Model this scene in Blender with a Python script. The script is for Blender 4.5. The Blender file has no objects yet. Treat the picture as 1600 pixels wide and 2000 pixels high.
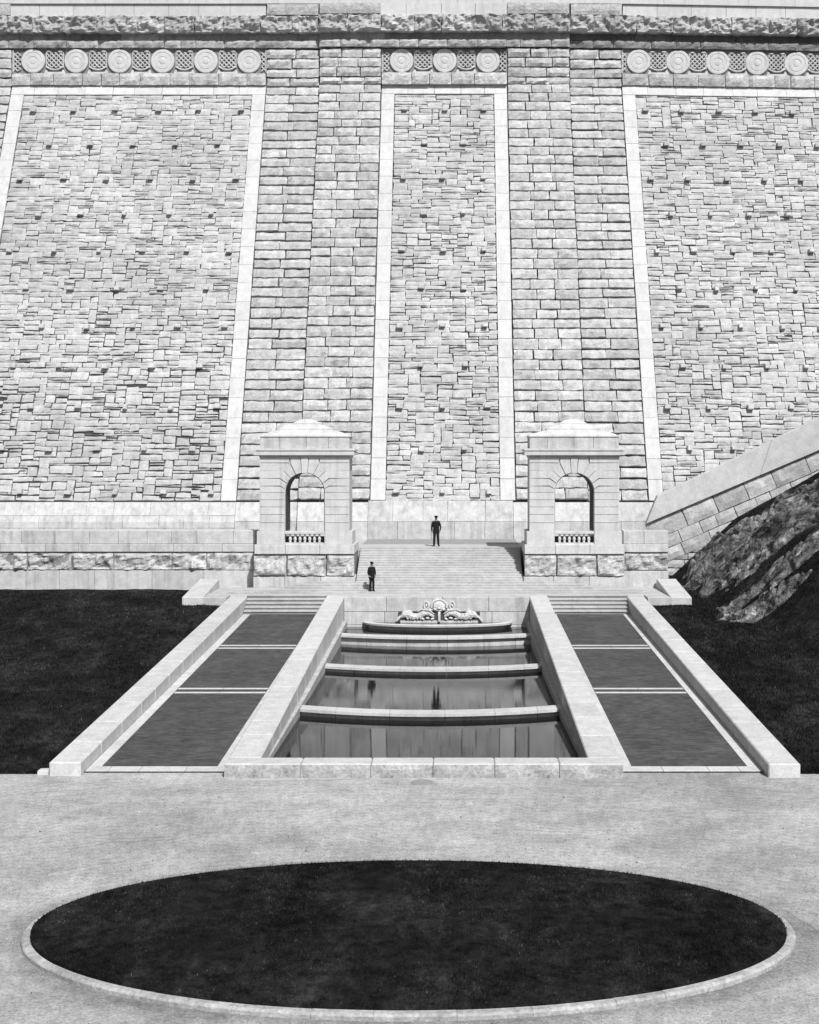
import bpy, bmesh, math, random
import numpy as np
from mathutils import Vector, Matrix, noise

C = bpy.context.scene
COL = C.collection
R = math.radians

# ------------------------------------------------------------------ camera
cam_d = bpy.data.cameras.new("camera")
cam = bpy.data.objects.new("camera", cam_d)
COL.objects.link(cam)
cam.location = (0.86, 0.0, 9.27)
cam.rotation_euler = (R(90), 0, 0)
cam_d.sensor_fit = 'HORIZONTAL'
cam_d.sensor_width = 36.0
cam_d.lens = 36.0 * 2600 / 1600
cam_d.shift_x = -86 / 1600
cam_d.shift_y = -110 / 1600
cam_d.clip_end = 3000
C.camera = cam

# ------------------------------------------------------------------ sky and sun
SUN_EL, SUN_AZ = 48.0, 22.0        # azimuth: degrees to the right of straight behind the camera
w = bpy.data.worlds.new("World")
C.world = w
w.use_nodes = True
nt = w.node_tree
bg = nt.nodes["Background"]
sky = nt.nodes.new("ShaderNodeTexSky")
sky.sky_type = 'NISHITA'
sky.sun_disc = False
sky.sun_elevation = R(SUN_EL)
sky.sun_rotation = R(180 - SUN_AZ)
sky.dust_density = 3.0
bw = nt.nodes.new("ShaderNodeRGBToBW")          # a black and white photograph: a grey sky
nt.links.new(sky.outputs[0], bw.inputs[0])
nt.links.new(bw.outputs[0], bg.inputs[0])
bg.inputs[1].default_value = 0.06
sd = bpy.data.lights.new("sun", 'SUN')
sd.energy = 4.2
sd.angle = R(0.53)
sun = bpy.data.objects.new("sun", sd)
COL.objects.link(sun)
ce = math.cos(R(SUN_EL))
sun_dir = Vector((-math.sin(R(SUN_AZ)) * ce, math.cos(R(SUN_AZ)) * ce, -math.sin(R(SUN_EL))))
sun.rotation_euler = sun_dir.to_track_quat('-Z', 'Y').to_euler()
sun.location = (40, -60, 90)
vs = C.view_settings
vs.view_transform = 'Standard'
vs.look = 'None'
vs.exposure = 0.28
vs.gamma = 1.0
vs.use_curve_mapping = False

# ------------------------------------------------------------------ materials
def nodes_of(name):
    m = bpy.data.materials.new(name)
    m.use_nodes = True
    t = m.node_tree
    return m, t, t.nodes["Principled BSDF"]

def mth(t, op, a, b=None, c=None):
    n = t.nodes.new("ShaderNodeMath")
    n.operation = op
    for i, v in enumerate((a, b, c)):
        if v is None: continue
        if isinstance(v, (int, float)): n.inputs[i].default_value = v
        else: t.links.new(v, n.inputs[i])
    return n.outputs[0]

def rng(t, src, a, b, lo, hi):
    n = t.nodes.new("ShaderNodeMapRange")
    t.links.new(src, n.inputs[0])
    for i, v in enumerate((a, b, lo, hi)): n.inputs[i + 1].default_value = v
    return n.outputs[0]

def coords(t, scale=(1, 1, 1)):
    g = t.nodes.new("ShaderNodeNewGeometry")
    mp = t.nodes.new("ShaderNodeMapping")
    t.links.new(g.outputs["Position"], mp.inputs[0])
    mp.inputs["Scale"].default_value = scale
    return mp.outputs[0]

def nz(t, vec, scale, detail=4, rough=0.6):
    n = t.nodes.new("ShaderNodeTexNoise")
    t.links.new(vec, n.inputs["Vector"])
    n.inputs["Scale"].default_value = scale
    n.inputs["Detail"].default_value = detail
    n.inputs["Roughness"].default_value = rough
    return n.outputs[0]

def grey(t, val, bsdf):
    n = t.nodes.new("ShaderNodeCombineColor")
    for i in range(3): t.links.new(val, n.inputs[i])
    t.links.new(n.outputs[0], bsdf.inputs["Base Color"])

def bump(t, h, dist, strength, bsdf):
    n = t.nodes.new("ShaderNodeBump")
    t.links.new(h, n.inputs["Height"])
    n.inputs["Distance"].default_value = dist
    n.inputs["Strength"].default_value = strength
    t.links.new(n.outputs[0], bsdf.inputs["Normal"])

def stone(name, base, mott=0.12, grain=0.1, streak=0.0, big=0.0, bmp=0.02, bscale=9.0, spots=0.0):
    """grey stone: per-block tone x mottling x fine grain, vertical rain streaks, wide staining"""
    m, t, b = nodes_of(name)
    v = coords(t)
    at = t.nodes.new("ShaderNodeAttribute"); at.attribute_name = "tone"
    val = mth(t, 'MULTIPLY', at.outputs["Fac"], base)
    val = mth(t, 'MULTIPLY', val, rng(t, nz(t, v, 2.2, 5), .3, .7, 1 - mott, 1 + mott * .7))
    val = mth(t, 'MULTIPLY', val, rng(t, nz(t, v, 13, 4, .7), .36, .64, 1 - grain, 1 + grain))
    if streak:
        s = nz(t, coords(t, (2.6, 2.6, .16)), 1.0, 4)
        val = mth(t, 'MULTIPLY', val, rng(t, s, .5, .75, 1, 1 - streak))
    if big:
        s = nz(t, coords(t, (1, .3, 1)), .11, 4)
        val = mth(t, 'MULTIPLY', val, rng(t, s, .45, .7, 1, 1 - big))
    if spots:
        s = nz(t, v, 5.5, 6, .75)
        val = mth(t, 'MULTIPLY', val, rng(t, s, .58, .68, 1, 1 - spots))
    grey(t, val, b)
    b.inputs["Roughness"].default_value = .9
    b.inputs["Specular IOR Level"].default_value = .2
    bump(t, nz(t, v, bscale, 6, .65), bmp, .8, b)
    return m

M_frame = stone("dressed_granite", .51, .09, .07, .16, bmp=.006)
M_rubble = stone("rubble_granite", .455, .18, .17, .16, .20, bmp=.03, bscale=6)
M_pier = stone("rock_faced_granite", .465, .24, .2, .16, .12, bmp=.05, bscale=5, spots=.45)
M_rough = stone("hewn_granite", .48, .26, .2, .2, 0, bmp=.12, bscale=5, spots=.55)
M_cornice = stone("weathered_granite", .42, .25, .15, .3, .3, bmp=.10, bscale=4, spots=.3)
M_white = stone("pale_granite", .52, .11, .08, .26, bmp=.01, spots=.10)
M_base = stone("stained_granite", .48, .18, .10, .34, bmp=.012, spots=.18)
M_step = stone("step_granite", .45, .14, .12, .0, .15, bmp=.008)
M_wallg = stone("coping_granite", .51, .14, .11, .0, .14, bmp=.012, spots=.22)
M_kerb = stone("kerb_granite", .37, .28, .22, .0, 0, bmp=.03, bscale=8, spots=.5)
M_wet = stone("wet_granite", .40, .2, .1, .3, 0, bmp=.01)
M_mortar = stone("dark_mortar", .06, .3, .1, bmp=.02)
M_shade_dirt = stone("shade_dirt_granite", .07, .3, .2, .3, bmp=.01)  # dark colour carries shade at arches and balusters, shadow and dirt behind carving
M_paving = stone("dark_paving", .27, .15, .15, bmp=.01)
M_relief = stone("carved_granite", .55, .2, .2, .2, bmp=.02, bscale=14, spots=.45)

def m_gravel():
    m, t, b = nodes_of("gravel")
    v = coords(t)
    val = rng(t, nz(t, v, .10, 5, .65), .36, .62, .30, .47)
    val = mth(t, 'MULTIPLY', val, rng(t, nz(t, coords(t, (.9, .9, 1)), .7, 8, .78), .38, .62, .80, 1.14))
    val = mth(t, 'MULTIPLY', val, rng(t, nz(t, v, 5, 6, .8), .38, .62, .76, 1.18))
    val = mth(t, 'MULTIPLY', val, rng(t, nz(t, v, 19, 3, .7), .38, .62, .78, 1.18))
    val = mth(t, 'MULTIPLY', val, rng(t, nz(t, coords(t, (.8, 1.1, 1)), .5, 9, .82), .55, .68, 1, .70))
    # wheel tracks swept round the oval
    mp = t.nodes.new("ShaderNodeMapping")
    g = t.nodes.new("ShaderNodeNewGeometry")
    t.links.new(g.outputs["Position"], mp.inputs[0])
    mp.inputs["Location"].default_value = (0, -26 * 1.75, 0)
    mp.inputs["Scale"].default_value = (1, 1.75, 0)
    ln = t.nodes.new("ShaderNodeVectorMath"); ln.operation = 'LENGTH'
    t.links.new(mp.outputs[0], ln.inputs[0])
    wob = mth(t, 'MULTIPLY', nz(t, v, .25, 3), 1.6)
    cx = t.nodes.new("ShaderNodeCombineXYZ")
    t.links.new(mth(t, 'ADD', ln.outputs["Value"], wob), cx.inputs[0])
    tr = nz(t, cx.outputs[0], 2.6, 6, .7)
    brk = rng(t, nz(t, v, .35, 3), .42, .62, 0, 1)
    dark = mth(t, 'MULTIPLY', rng(t, tr, .52, .64, 0, .36), brk)
    val = mth(t, 'MULTIPLY', val, mth(t, 'SUBTRACT', 1, dark))
    sp = rng(t, nz(t, v, 3.3, 4, .8), .66, .72, 1, .7)
    val = mth(t, 'MULTIPLY', val, sp)
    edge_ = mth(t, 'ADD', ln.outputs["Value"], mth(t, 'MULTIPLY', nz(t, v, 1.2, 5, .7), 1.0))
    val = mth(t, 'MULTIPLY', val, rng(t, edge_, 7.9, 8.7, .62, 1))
    grey(t, val, b)
    b.inputs["Roughness"].default_value = 1
    b.inputs["Specular IOR Level"].default_value = .1
    bump(t, mth(t, 'ADD', nz(t, v, 25, 4), nz(t, v, 2.5, 3)), .02, .9, b)
    return m
M_gravel = m_gravel()

def m_asphalt():
    m, t, b = nodes_of("asphalt")
    val = rng(t, nz(t, coords(t, (.8, 1.2, 1)), 1.2, 8, .8), .38, .62, .050, .080)
    val = mth(t, 'MULTIPLY', val, rng(t, nz(t, coords(t, (2.6, 10, 3)), 1.0, 5, .75), .38, .62, .60, 1.45))
    val = mth(t, 'MULTIPLY', val, rng(t, nz(t, coords(t), .3, 3), .3, .7, .85, 1.15))
    grey(t, val, b)
    b.inputs["Roughness"].default_value = .9
    b.inputs["Specular IOR Level"].default_value = .2
    bump(t, nz(t, coords(t), 30, 3), .012, .8, b)
    return m
M_asphalt = m_asphalt()

def m_grass(name, lo, hi):
    m, t, b = nodes_of(name)
    v = coords(t)
    at = t.nodes.new("ShaderNodeAttribute"); at.attribute_name = "tone"
    val = rng(t, nz(t, v, .30, 6, .75), .36, .64, lo, hi)
    val = mth(t, 'MULTIPLY', val, rng(t, nz(t, v, 3.0, 5, .75), .36, .64, .45, 1.6))
    val = mth(t, 'MULTIPLY', val, rng(t, nz(t, coords(t, (1, .4, 1)), .9, 5, .75), .48, .66, .9, 2.1))
    val = mth(t, 'MULTIPLY', val, at.outputs["Fac"])
    grey(t, val, b)
    b.inputs["Roughness"].default_value = 1
    b.inputs["Specular IOR Level"].default_value = .05
    bump(t, nz(t, v, 14, 5), .06, 1, b)
    return m
M_lawn = m_grass("turf", .008, .019)
M_blade = m_grass("grass_blades", .009, .025)

def m_rock():
    m, t, b = nodes_of("gneiss")
    n1 = nz(t, coords(t, (.22, 2.6, 1.1)), 1.1, 7, .72)
    n2 = nz(t, coords(t), 3.5, 7, .75)
    val = rng(t, n1, .40, .64, .04, .36)
    val = mth(t, 'MULTIPLY', val, rng(t, n2, .38, .62, .5, 1.4))
    lich = rng(t, nz(t, coords(t, (.7, 1, 1)), .55, 7, .75), .52, .64, .75, 2.2)
    val = mth(t, 'MULTIPLY', val, lich)
    moss = rng(t, nz(t, coords(t), .9, 7, .75), .51, .60, 1, .14)
    val = mth(t, 'MULTIPLY', val, moss)
    grey(t, val, b)
    b.inputs["Roughness"].default_value = .95
    b.inputs["Specular IOR Level"].default_value = .15
    bump(t, mth(t, 'ADD', n1, n2), .15, 1, b)
    return m
M_rock = m_rock()

def m_water():
    m, t, b = nodes_of("still_water")
    b.inputs["Base Color"].default_value = (.012, .012, .012, 1)
    b.inputs["Roughness"].default_value = .02
    b.inputs["IOR"].default_value = 1.29
    b.inputs["Specular IOR Level"].default_value = .5
    bump(t, nz(t, coords(t, (1.0, 3.2, 1)), 2.2, 4), .004, .25, b)
    return m
M_water = m_water()

def m_plain(name, c, rough=.9, var=.25, sc=14):
    m, t, b = nodes_of(name)
    grey(t, rng(t, nz(t, coords(t), sc, 3), .3, .7, c * (1 - var), c * (1 + var)), b)
    b.inputs["Roughness"].default_value = rough
    b.inputs["Specular IOR Level"].default_value = .2
    return m
M_suit = m_plain("dark_wool", .010)
M_skin = m_plain("skin", .22, .7, .1)
M_shoe = m_plain("black_leather", .008, .5)
M_iron = m_plain("cast_iron", .26)

# ------------------------------------------------------------------ mesh builder
class MB:
    def __init__(s, seed=1):
        s.v, s.f, s.t = [], [], []
        s.r = random.Random(seed)
    def tone(s, var=.06): return 1 + s.r.uniform(-var, var)
    def add(s, verts, faces, tone=1.0):
        o = len(s.v)
        s.v.extend(verts)
        s.f.extend([tuple(i + o for i in f) for f in faces])
        s.t.extend([tone] * len(faces))
    def hexa(s, p, tone=1.0):
        """p: bottom 4 (counter-clockwise from above) then top 4"""
        s.add(p, [(3, 2, 1, 0), (4, 5, 6, 7), (0, 1, 5, 4), (1, 2, 6, 5), (2, 3, 7, 6), (3, 0, 4, 7)], tone)
    def box(s, x0, x1, y0, y1, z0, z1, tone=1.0):
        s.hexa([(x0, y0, z0), (x1, y0, z0), (x1, y1, z0), (x0, y1, z0), (x0, y0, z1), (x1, y0, z1), (x1, y1, z1), (x0, y1, z1)], tone)
    def prism(s, poly, y0, y1, tone=1.0):
        """poly of (x, z), counter-clockwise seen from the front (-y)"""
        n = len(poly)
        v = [(x, y0, z) for x, z in poly] + [(x, y1, z) for x, z in poly]
        f = [tuple(range(n)), tuple(range(2 * n - 1, n - 1, -1))]
        f += [(i, i + n, (i + 1) % n + n, (i + 1) % n) for i in range(n)]
        s.add(v, f, tone)
    def lathe(s, prof, c, seg=16, axis='z', tone=1.0, a0=0, a1=2 * math.pi, sy=1.0):
        """prof: list of (radius, height)"""
        full = abs(a1 - a0 - 2 * math.pi) < 1e-6
        k = seg if full else seg + 1
        v = []
        for r_, h in prof:
            for i in range(k):
                a = a0 + (a1 - a0) * i / seg
                p = (r_ * math.cos(a), r_ * math.sin(a) * sy, h)
                if axis == 'y': p = (p[0], -p[2], p[1])
                v.append((c[0] + p[0], c[1] + p[1], c[2] + p[2]))
        f = []
        for j in range(len(prof) - 1):
            for i in range(k if full else seg):
                a, b = j * k + i, j * k + (i + 1) % k
                f.append((a, b, b + k, a + k))
        f.append(tuple(reversed(range(k))))
        f.append(tuple(range((len(prof) - 1) * k, len(prof) * k)))
        s.add(v, f, tone)
    def ball(s, c, r, seg=10, rings=7, rot=0, tone=1.0):
        v, f = [], []
        ca, sa = math.cos(rot), math.sin(rot)
        for j in range(rings + 1):
            th = math.pi * j / rings
            for i in range(seg):
                a = 2 * math.pi * i / seg
                x, y, z = r[0] * math.sin(th) * math.cos(a), r[1] * math.sin(th) * math.sin(a), r[2] * math.cos(th)
                v.append((c[0] + x * ca - z * sa, c[1] + y, c[2] + x * sa + z * ca))
        for j in range(rings):
            for i in range(seg):
                f.append((j * seg + i, (j + 1) * seg + i, (j + 1) * seg + (i + 1) % seg, j * seg + (i + 1) % seg))
        s.add(v, f, tone)
    def tube(s, pts, rad, seg=6, tone=1.0):
        n = len(pts)
        v, f = [], []
        for i, p in enumerate(pts):
            p = Vector(p)
            d = (Vector(pts[min(i + 1, n - 1)]) - Vector(pts[max(i - 1, 0)])).normalized()
            u = d.cross(Vector((0, 1, 0.001))).normalized()
            w_ = d.cross(u)
            rr = rad[i] if isinstance(rad, (list, tuple)) else rad
            for k in range(seg):
                a = 2 * math.pi * k / seg
                v.append(tuple(p + u * rr * math.cos(a) + w_ * rr * math.sin(a)))
        for i in range(n - 1):
            for k in range(seg):
                f.append((i * seg + k, i * seg + (k + 1) % seg, (i + 1) * seg + (k + 1) % seg, (i + 1) * seg + k))
        f.append(tuple(reversed(range(seg)))); f.append(tuple(range((n - 1) * seg, n * seg)))
        s.add(v, f, tone)
    def build(s, name, mat, parent=None, smooth=False, bevel=0.0, fix=True):
        me = bpy.data.meshes.new(name)
        me.from_pydata([tuple(p) for p in s.v], [], s.f)
        a = me.attributes.new("tone", 'FLOAT', 'FACE')
        a.data.foreach_set("value", s.t)
        me.materials.append(mat)
        if fix:
            b = bmesh.new(); b.from_mesh(me)
            bmesh.ops.recalc_face_normals(b, faces=b.faces)
            b.to_mesh(me); b.free()
        if smooth: me.polygons.foreach_set("use_smooth", [True] * len(me.polygons))
        me.update()
        o = bpy.data.objects.new(name, me)
        COL.objects.link(o)
        if parent: o.parent = parent
        if bevel:
            md = o.modifiers.new("bevel", 'BEVEL')
            md.width = bevel; md.segments = 1; md.limit_method = 'ANGLE'
        return o

def tag(o, label, cat, group=None):
    o["label"] = label; o["category"] = cat
    if group: o["group"] = group
    return o
def thing(name, label, cat, group=None):
    o = bpy.data.objects.new(name, None)
    COL.objects.link(o)
    return tag(o, label, cat, group)
def struct(o, kind="structure"):
    o["kind"] = kind
    return o

# ------------------------------------------------------------------ masonry
def masonry(mb, rects, M, gh=.04, gv=.03, proud=.08, rough=.03, cell=.3, jit=.015, edge=.5, tone=(.85, 1.1), vary=.03, floor=-.1, lip=0.0, gs=None, skewc=0.0):
    """rects: (u0, u1, v0, v1); M(u, v, d) -> point, d is the distance out of the wall"""
    r = mb.r
    for (u0, u1, v0, v1) in rects:
        h = gh * r.uniform(.45, 1.6) / 2; g = gv * r.uniform(.5, 1.6) / 2
        if gs:
            k_ = gs((u0 + u1) / 2, (v0 + v1) / 2); h *= k_; g *= k_
        a0, a1, b0, b1 = u0 + g, u1 - g, v0 + h, v1 - h
        if a1 - a0 < .06 or b1 - b0 < .06: continue
        nx = max(2, min(18, int((a1 - a0) / cell + .5))); ny = max(2, min(9, int((b1 - b0) / cell + .5)))
        sx, sz = r.uniform(0, 500), r.uniform(0, 500)
        p0 = proud + r.uniform(-vary, vary)
        tu, tv = r.uniform(-vary, vary) * .7, r.uniform(-vary, vary) * .7
        verts = []
        ck = [r.uniform(-skewc, skewc) for _ in range(8)]
        def pt(i, j):
            fu, fv = i / nx, j / ny
            u = a0 + (a1 - a0) * fu + ck[0] * (1 - fu) * (1 - fv) + ck[1] * fu * (1 - fv) + ck[2] * (1 - fu) * fv + ck[3] * fu * fv
            v = b0 + (b1 - b0) * fv + ck[4] * (1 - fu) * (1 - fv) + ck[5] * fu * (1 - fv) + ck[6] * (1 - fu) * fv + ck[7] * fu * fv
            q = Vector((u * 1.3 + sx, v * 1.3 + sz, 0))
            bd = i in (0, nx) or j in (0, ny)
            ju, jv = noise.noise(q * 1.7) * jit, noise.noise(q * 1.7 + Vector((9, 5, 3))) * jit
            d = p0 + rough * (noise.noise(q * 1.1) * 1.2 + .7 * noise.noise(q * 3.1)) + tu * (fu - .5) + tv * (fv - .5)
            if bd: d = max(.005, p0 * (edge + (lip if j == 0 else 0)) + rough * .5 * noise.noise(q * 2.3))
            return u + ju, v + jv, d
        for j in range(ny + 1):
            for i in range(nx + 1):
                verts.append(M(*pt(i, j)))
        W = nx + 1
        faces = [(j * W + i, j * W + i + 1, (j + 1) * W + i + 1, (j + 1) * W + i) for j in range(ny) for i in range(nx)]
        ring = [(i, 0) for i in range(nx)] + [(nx, j) for j in range(ny)] + [(i, ny) for i in range(nx, 0, -1)] + [(0, j) for j in range(ny, 0, -1)]
        o = len(verts)
        for (i, j) in ring:
            u, v, d = pt(i, j)
            verts.append(M(u, v, floor))
        n = len(ring)
        for k in range(n):
            a = ring[k][1] * W + ring[k][0]; b = ring[(k + 1) % n][1] * W + ring[(k + 1) % n][0]
            faces.append((o + k, o + (k + 1) % n, b, a))
        mb.add(verts, faces, r.uniform(*tone))

def courses(r, u0, u1, v0, v1, rowh, rv, length, lv, off=True):
    out = []
    n = max(1, round((v1 - v0) / rowh))
    hs = [rowh * (1 + r.uniform(-rv, rv)) for _ in range(n)]
    k = (v1 - v0) / sum(hs)
    v = v0
    prev = []
    for h in hs:
        h *= k
        m = max(1, round((u1 - u0) / length))
        for _ in range(8):
            ws = [length * (1 + r.uniform(-lv, lv)) for _ in range(m)]
            s = (u1 - u0) / sum(ws)
            cuts = [u0]
            for w_ in ws: cuts.append(cuts[-1] + w_ * s)
            if all(abs(a - b) > length * .13 for a in cuts[1:-1] for b in prev): break
        prev = cuts[1:-1]
        for i in range(m): out.append((cuts[i], cuts[i + 1], v, v + h))
        v += h
    return out

def rubble(r, u0, u1, v0, v1, low=0.0):
    """random squared rubble: blocks of many sizes packed on an uneven fine grid, no continuous courses"""
    def lines(a, b, lo, hi):
        out = [a]
        while out[-1] < b: out.append(out[-1] + r.uniform(lo, hi))
        k = (b - a) / (out[-1] - a)
        return [a + (q - a) * k for q in out]
    U, Vv = lines(u0, u1, .19, .34), lines(v0, v1, .13, .215)
    nu, nv = len(U) - 1, len(Vv) - 1
    occ = np.zeros((nv, nu), bool)
    out = []
    for j in range(nv):
        i = 0
        while i < nu:
            if occ[j, i]: i += 1; continue
            free = 1
            while i + free < nu and not occ[j, i + free] and free < 8: free += 1
            k = low * max(0, min(1, (18 - Vv[j]) / 8))
            h = r.choices((1, 2, 3, 4), (.34 - .15 * k, .50, .15 + .1 * k, .01 + .10 * k))[0]
            w_ = r.choices((1, 2, 3, 4, 5, 6), (.01, .05, .20, .30, .26, .18))[0]
            if h >= 3: w_ = min(max(w_, 3), r.choice((3, 3, 4, 5)))
            if h == 2: w_ = max(w_, r.choice((2, 3, 3, 4)))
            if free - w_ == 1: w_ = free if free <= 6 else w_ - 1
            w_ = max(1, min(w_, free)); h = min(h, nv - j)
            while h > 1 and occ[j:j + h, i:i + w_].any(): h -= 1
            if w_ == 1 and free == 1: h = 1
            occ[j:j + h, i:i + w_] = True
            out.append((U[i], U[i + w_], Vv[j], Vv[j + h]))
            i += w_
    return out

# ------------------------------------------------------------------ the dam
NB = Vector((0, -1, .45)).normalized()
def skew(x): return .05 * (x - 13.0) if x > 13.0 else 0.0
def yd(z): return 84 + .45 * (z - 6.5) if z < 36.3 else 97.41
def face(off=0.0):
    def M(u, v, d):
        if v < 36.3:
            return (u, yd(v) + skew(u) + NB.y * (d + off), v + NB.z * (d + off))
        return (u, 97.41 + skew(u) - d - off, v)
    return M

dam = thing("dam", "tall sloping masonry dam of rubble panels and rock-faced piers behind the pool and pavilions", "dam")
X0, X1 = -46.0, 33.0
# core (mortar)
mb = MB(2)
xs = [X0, -12.85, -8.92, -4.38, 4.76, 9.33, 13.18, 20, X1]
prof = [(3.0, 83.45), (5.2, 83.5), (6.4, 84.05), (36.25, 97.47), (37.2, 97.5), (41.0, 97.5), (41.2, 112), (3.0, 112)]
for a, b in zip(xs[:-1], xs[1:]):
    o = -.20 if b in (-4.38, 9.33) else 0
    va = [(a, y + skew(a) + o, z) for z, y in prof]; vb = [(b, y + skew(b) + o, z) for z, y in prof]
    n = len(prof)
    mb.add(va + vb, [tuple(range(n)), tuple(range(2 * n - 1, n - 1, -1))] + [(i, (i + 1) % n, (i + 1) % n + n, i + n) for i in range(n)])
mb.build("core", M_mortar, dam)

# base courses of dressed stone
mb = MB(3)
def base_M(off):
    def M(u, v, d):
        y = 83.4 if v < 5.2 else 83.4 + (v - 5.2) * .5
        return (u, y + skew(u) - d - off, v)
    return M
for (a, b, o, lv) in ((X0, -12.85, 0, (4.0, 4.73, 5.5, 6.35)), (-12.85, -8.92, 0, (4.0, 5.16, 6.35)), (-8.92, -4.5, .30, (4.0, 5.16, 6.35)), (-4.5, 4.6, .30, (4.0, 5.16, 6.45)), (4.6, 9.33, .30, (4.0, 5.16, 6.35)), (9.33, 13.18, 0, (4.0, 5.16, 6.35)), (13.18, X1, 0, (4.0, 5.16, 6.35))):
    for v0, v1 in zip(lv[:-1], lv[1:]):
        rects = courses(mb.r, a, b, v0, v1, v1 - v0, 0, 2.0, .25)
        masonry(mb, rects, base_M(o), .018, .018, .05, .004, 1.0, .003, .9, (.93, 1.06), .004, -.2)
mb.build("base_course", M_base, dam)

# piers
def pier(a, b, off, z0, z1, seed, n, gh=.085, lip=.42):
    mb = MB(seed)
    rects = courses(mb.r, a, b, z0, z1, .715, .07, (b - a) / n, .24)
    masonry(mb, rects, face(off), gh, .055, .17, .10, .25, .055, .25, (.80, 1.06), .06, -.14, lip=lip, skewc=.014)
    return mb.build("pier", M_pier, dam)
pier(-12.82, -8.95, 0.0, 6.4, 39.0, 11, 2)
pier(-8.92, -4.42, .30, 6.4, 39.0, 12, 3, .066, .28)
pier(4.80, 9.33, .30, 6.4, 39.0, 13, 3, .066, .28)
pier(9.36, 13.15, 0.0, 6.4, 39.0, 14, 2)
pier(X0, -31.45, 0.0, 6.4, 39.0, 15, 7)

# frames of dressed stone and rubble panels with their projecting headers
hdr = None
def header_mesh():
    mb = MB(5)
    mb.hexa([(-.19, -.46, -.13), (.19, -.44, -.14), (.21, .1, -.16), (-.21, .1, -.16), (-.18, -.36, .12), (.18, -.38, .13), (.20, .1, .18), (-.20, .1, .18)], 1.05)
    o = mb.build("header_stone", M_rubble, None, bevel=.03)
    return o
def panel(a, b, ia, ib, off, seed, hx, hrows, side):
    fr = MB(seed)
    z = 6.4; zt = 35.55
    M = face(off)
    def fblock(u0, u1, v0, v1):
        masonry(fr, [(u0, u1, v0, v1)], M, .022, .022, .10, .004, .8, .003, .9, (.95, 1.05), .006, -.05)
    n = 22
    for k in range(n):
        v0, v1 = z + (zt - z) * k / n, z + (zt - z) * (k + 1) / n
        fblock(a, ia, v0, v1)
        if ib < b: fblock(ib, b, v0, v1)
    for (u0, u1, v0, v1) in courses(fr.r, a, b, zt, 36.3, .75, 0, 1.9, .15): fblock(u0, u1, v0, v1)
    fr.build("panel_frame", M_frame, dam)
    ru = MB(seed + 50)
    def gs(u, v):     # the lower courses of the left bay have wider, raked joints
        n_ = noise.noise(Vector((u * .12, v * .12, 3)))
        if u < -10: return .55 + .75 * max(0, min(1, (24 - v) / 16 + n_ * .9))
        return .78 + .25 * n_
    rects = rubble(ru.r, ia + .02, ib - .02, z, zt - .02, .28 if a < -20 else .08)
    masonry(ru, rects, face(off - .02), .050, .044, .07, .035, .22, .04, .28, (.86, 1.07), .022, -.1, lip=.25, gs=gs, skewc=.042)
    pan = ru.build("rubble_panel", M_rubble, dam)
    global hdr
    stuff = MB(seed + 80)
    for i in range(11):
        zz = 34.33 - 2.735 * i
        for x in hx(i):
            if not ia + .3 < x < ib - .3: continue
            x += ru.r.uniform(-.09, .09); zz_ = zz + ru.r.uniform(-.06, .06)
            px, py, pz = face(off)(x, zz_, .0)
            if side and i < 3:
                s = stuff.r.uniform(.9, 1.1)
                stuff.box(px - .19 * s, px + .19 * s, py - .42, py + .1, pz - .13, pz + .11, 1.05)
                continue
            if hdr is None: hdr = header_mesh(); h = hdr
            else: h = hdr.copy(); COL.objects.link(h)
            h.parent = pan
            h.location = (px, py, pz)
            h.scale = (ru.r.uniform(.7, 1.15), ru.r.uniform(.75, 1.1), ru.r.uniform(.75, 1.15))
            h.rotation_euler = (ru.r.uniform(-.05, .05), ru.r.uniform(-.06, .06), ru.r.uniform(-.1, .1))
    if stuff.v: struct(stuff.build("header_stones", M_rubble, pan), "stuff")
panel(-31.4, -12.85, -30.45, -13.82, 0.0, 21, lambda i: [-14.48 - 3.03 * k - (1.5 if i % 2 else 0) for k in range(6)], 11, True)
panel(-4.38, 4.76, -3.43, 3.81, .10, 22, lambda i: [.17 + 2.85 * (k - 1) if i % 2 == 0 else .17 + 2.85 * (k - .5) for k in range(3 if i % 2 == 0 else 2)], 11, False)
panel(13.18, X1, 14.12, X1, 0.0, 23, lambda i: [14.75 + 2.72 * k + (1.36 if i % 2 else 0) for k in range(7)], 11, True)

# string course, upper band, cornice, parapet: one piece of each per bay
for n_, (a, b, o) in enumerate(((-31.4, -12.85, .0), (-4.38, 4.76, .26), (13.18, X1, .0))):
    mb = MB(31 + n_ * 100)
    masonry(mb, courses(mb.r, a, b, 36.32, 37.2, .88, 0, 1.7, .35), face(o), .03, .04, .34, .09, .25, .03, .65, (.80, 1.08), .05, -.1, lip=.2)
    mb.build("string_course", M_rough, dam)
for n_, (a, b, o) in enumerate(((X0, -8.92, .0), (-8.92, 9.33, .30), (9.33, X1, .0))):
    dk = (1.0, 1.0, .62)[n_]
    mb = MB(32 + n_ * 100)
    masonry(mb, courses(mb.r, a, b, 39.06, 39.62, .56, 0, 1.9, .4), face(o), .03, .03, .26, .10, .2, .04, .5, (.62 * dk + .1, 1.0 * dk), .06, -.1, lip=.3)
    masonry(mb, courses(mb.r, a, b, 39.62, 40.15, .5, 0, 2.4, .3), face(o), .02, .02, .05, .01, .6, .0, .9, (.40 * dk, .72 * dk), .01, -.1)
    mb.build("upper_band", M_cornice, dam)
    mb = MB(33 + n_ * 100)
    oo = (0, .34, .12)[n_]
    def M(u, v, d, o=oo): return (u, 97.41 + skew(u) - o - d * (1 if d > 0 else .2), v)
    rects = courses(mb.r, a, b, 40.12, 41.3, 1.18, 0, 2.3, .25)
    masonry(mb, rects, M, .0, .012, .62, .36, .10, .10, .85, (.82, 1.1), .07, -1.0)
    mb.build("cornice", M_cornice, dam)
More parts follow.
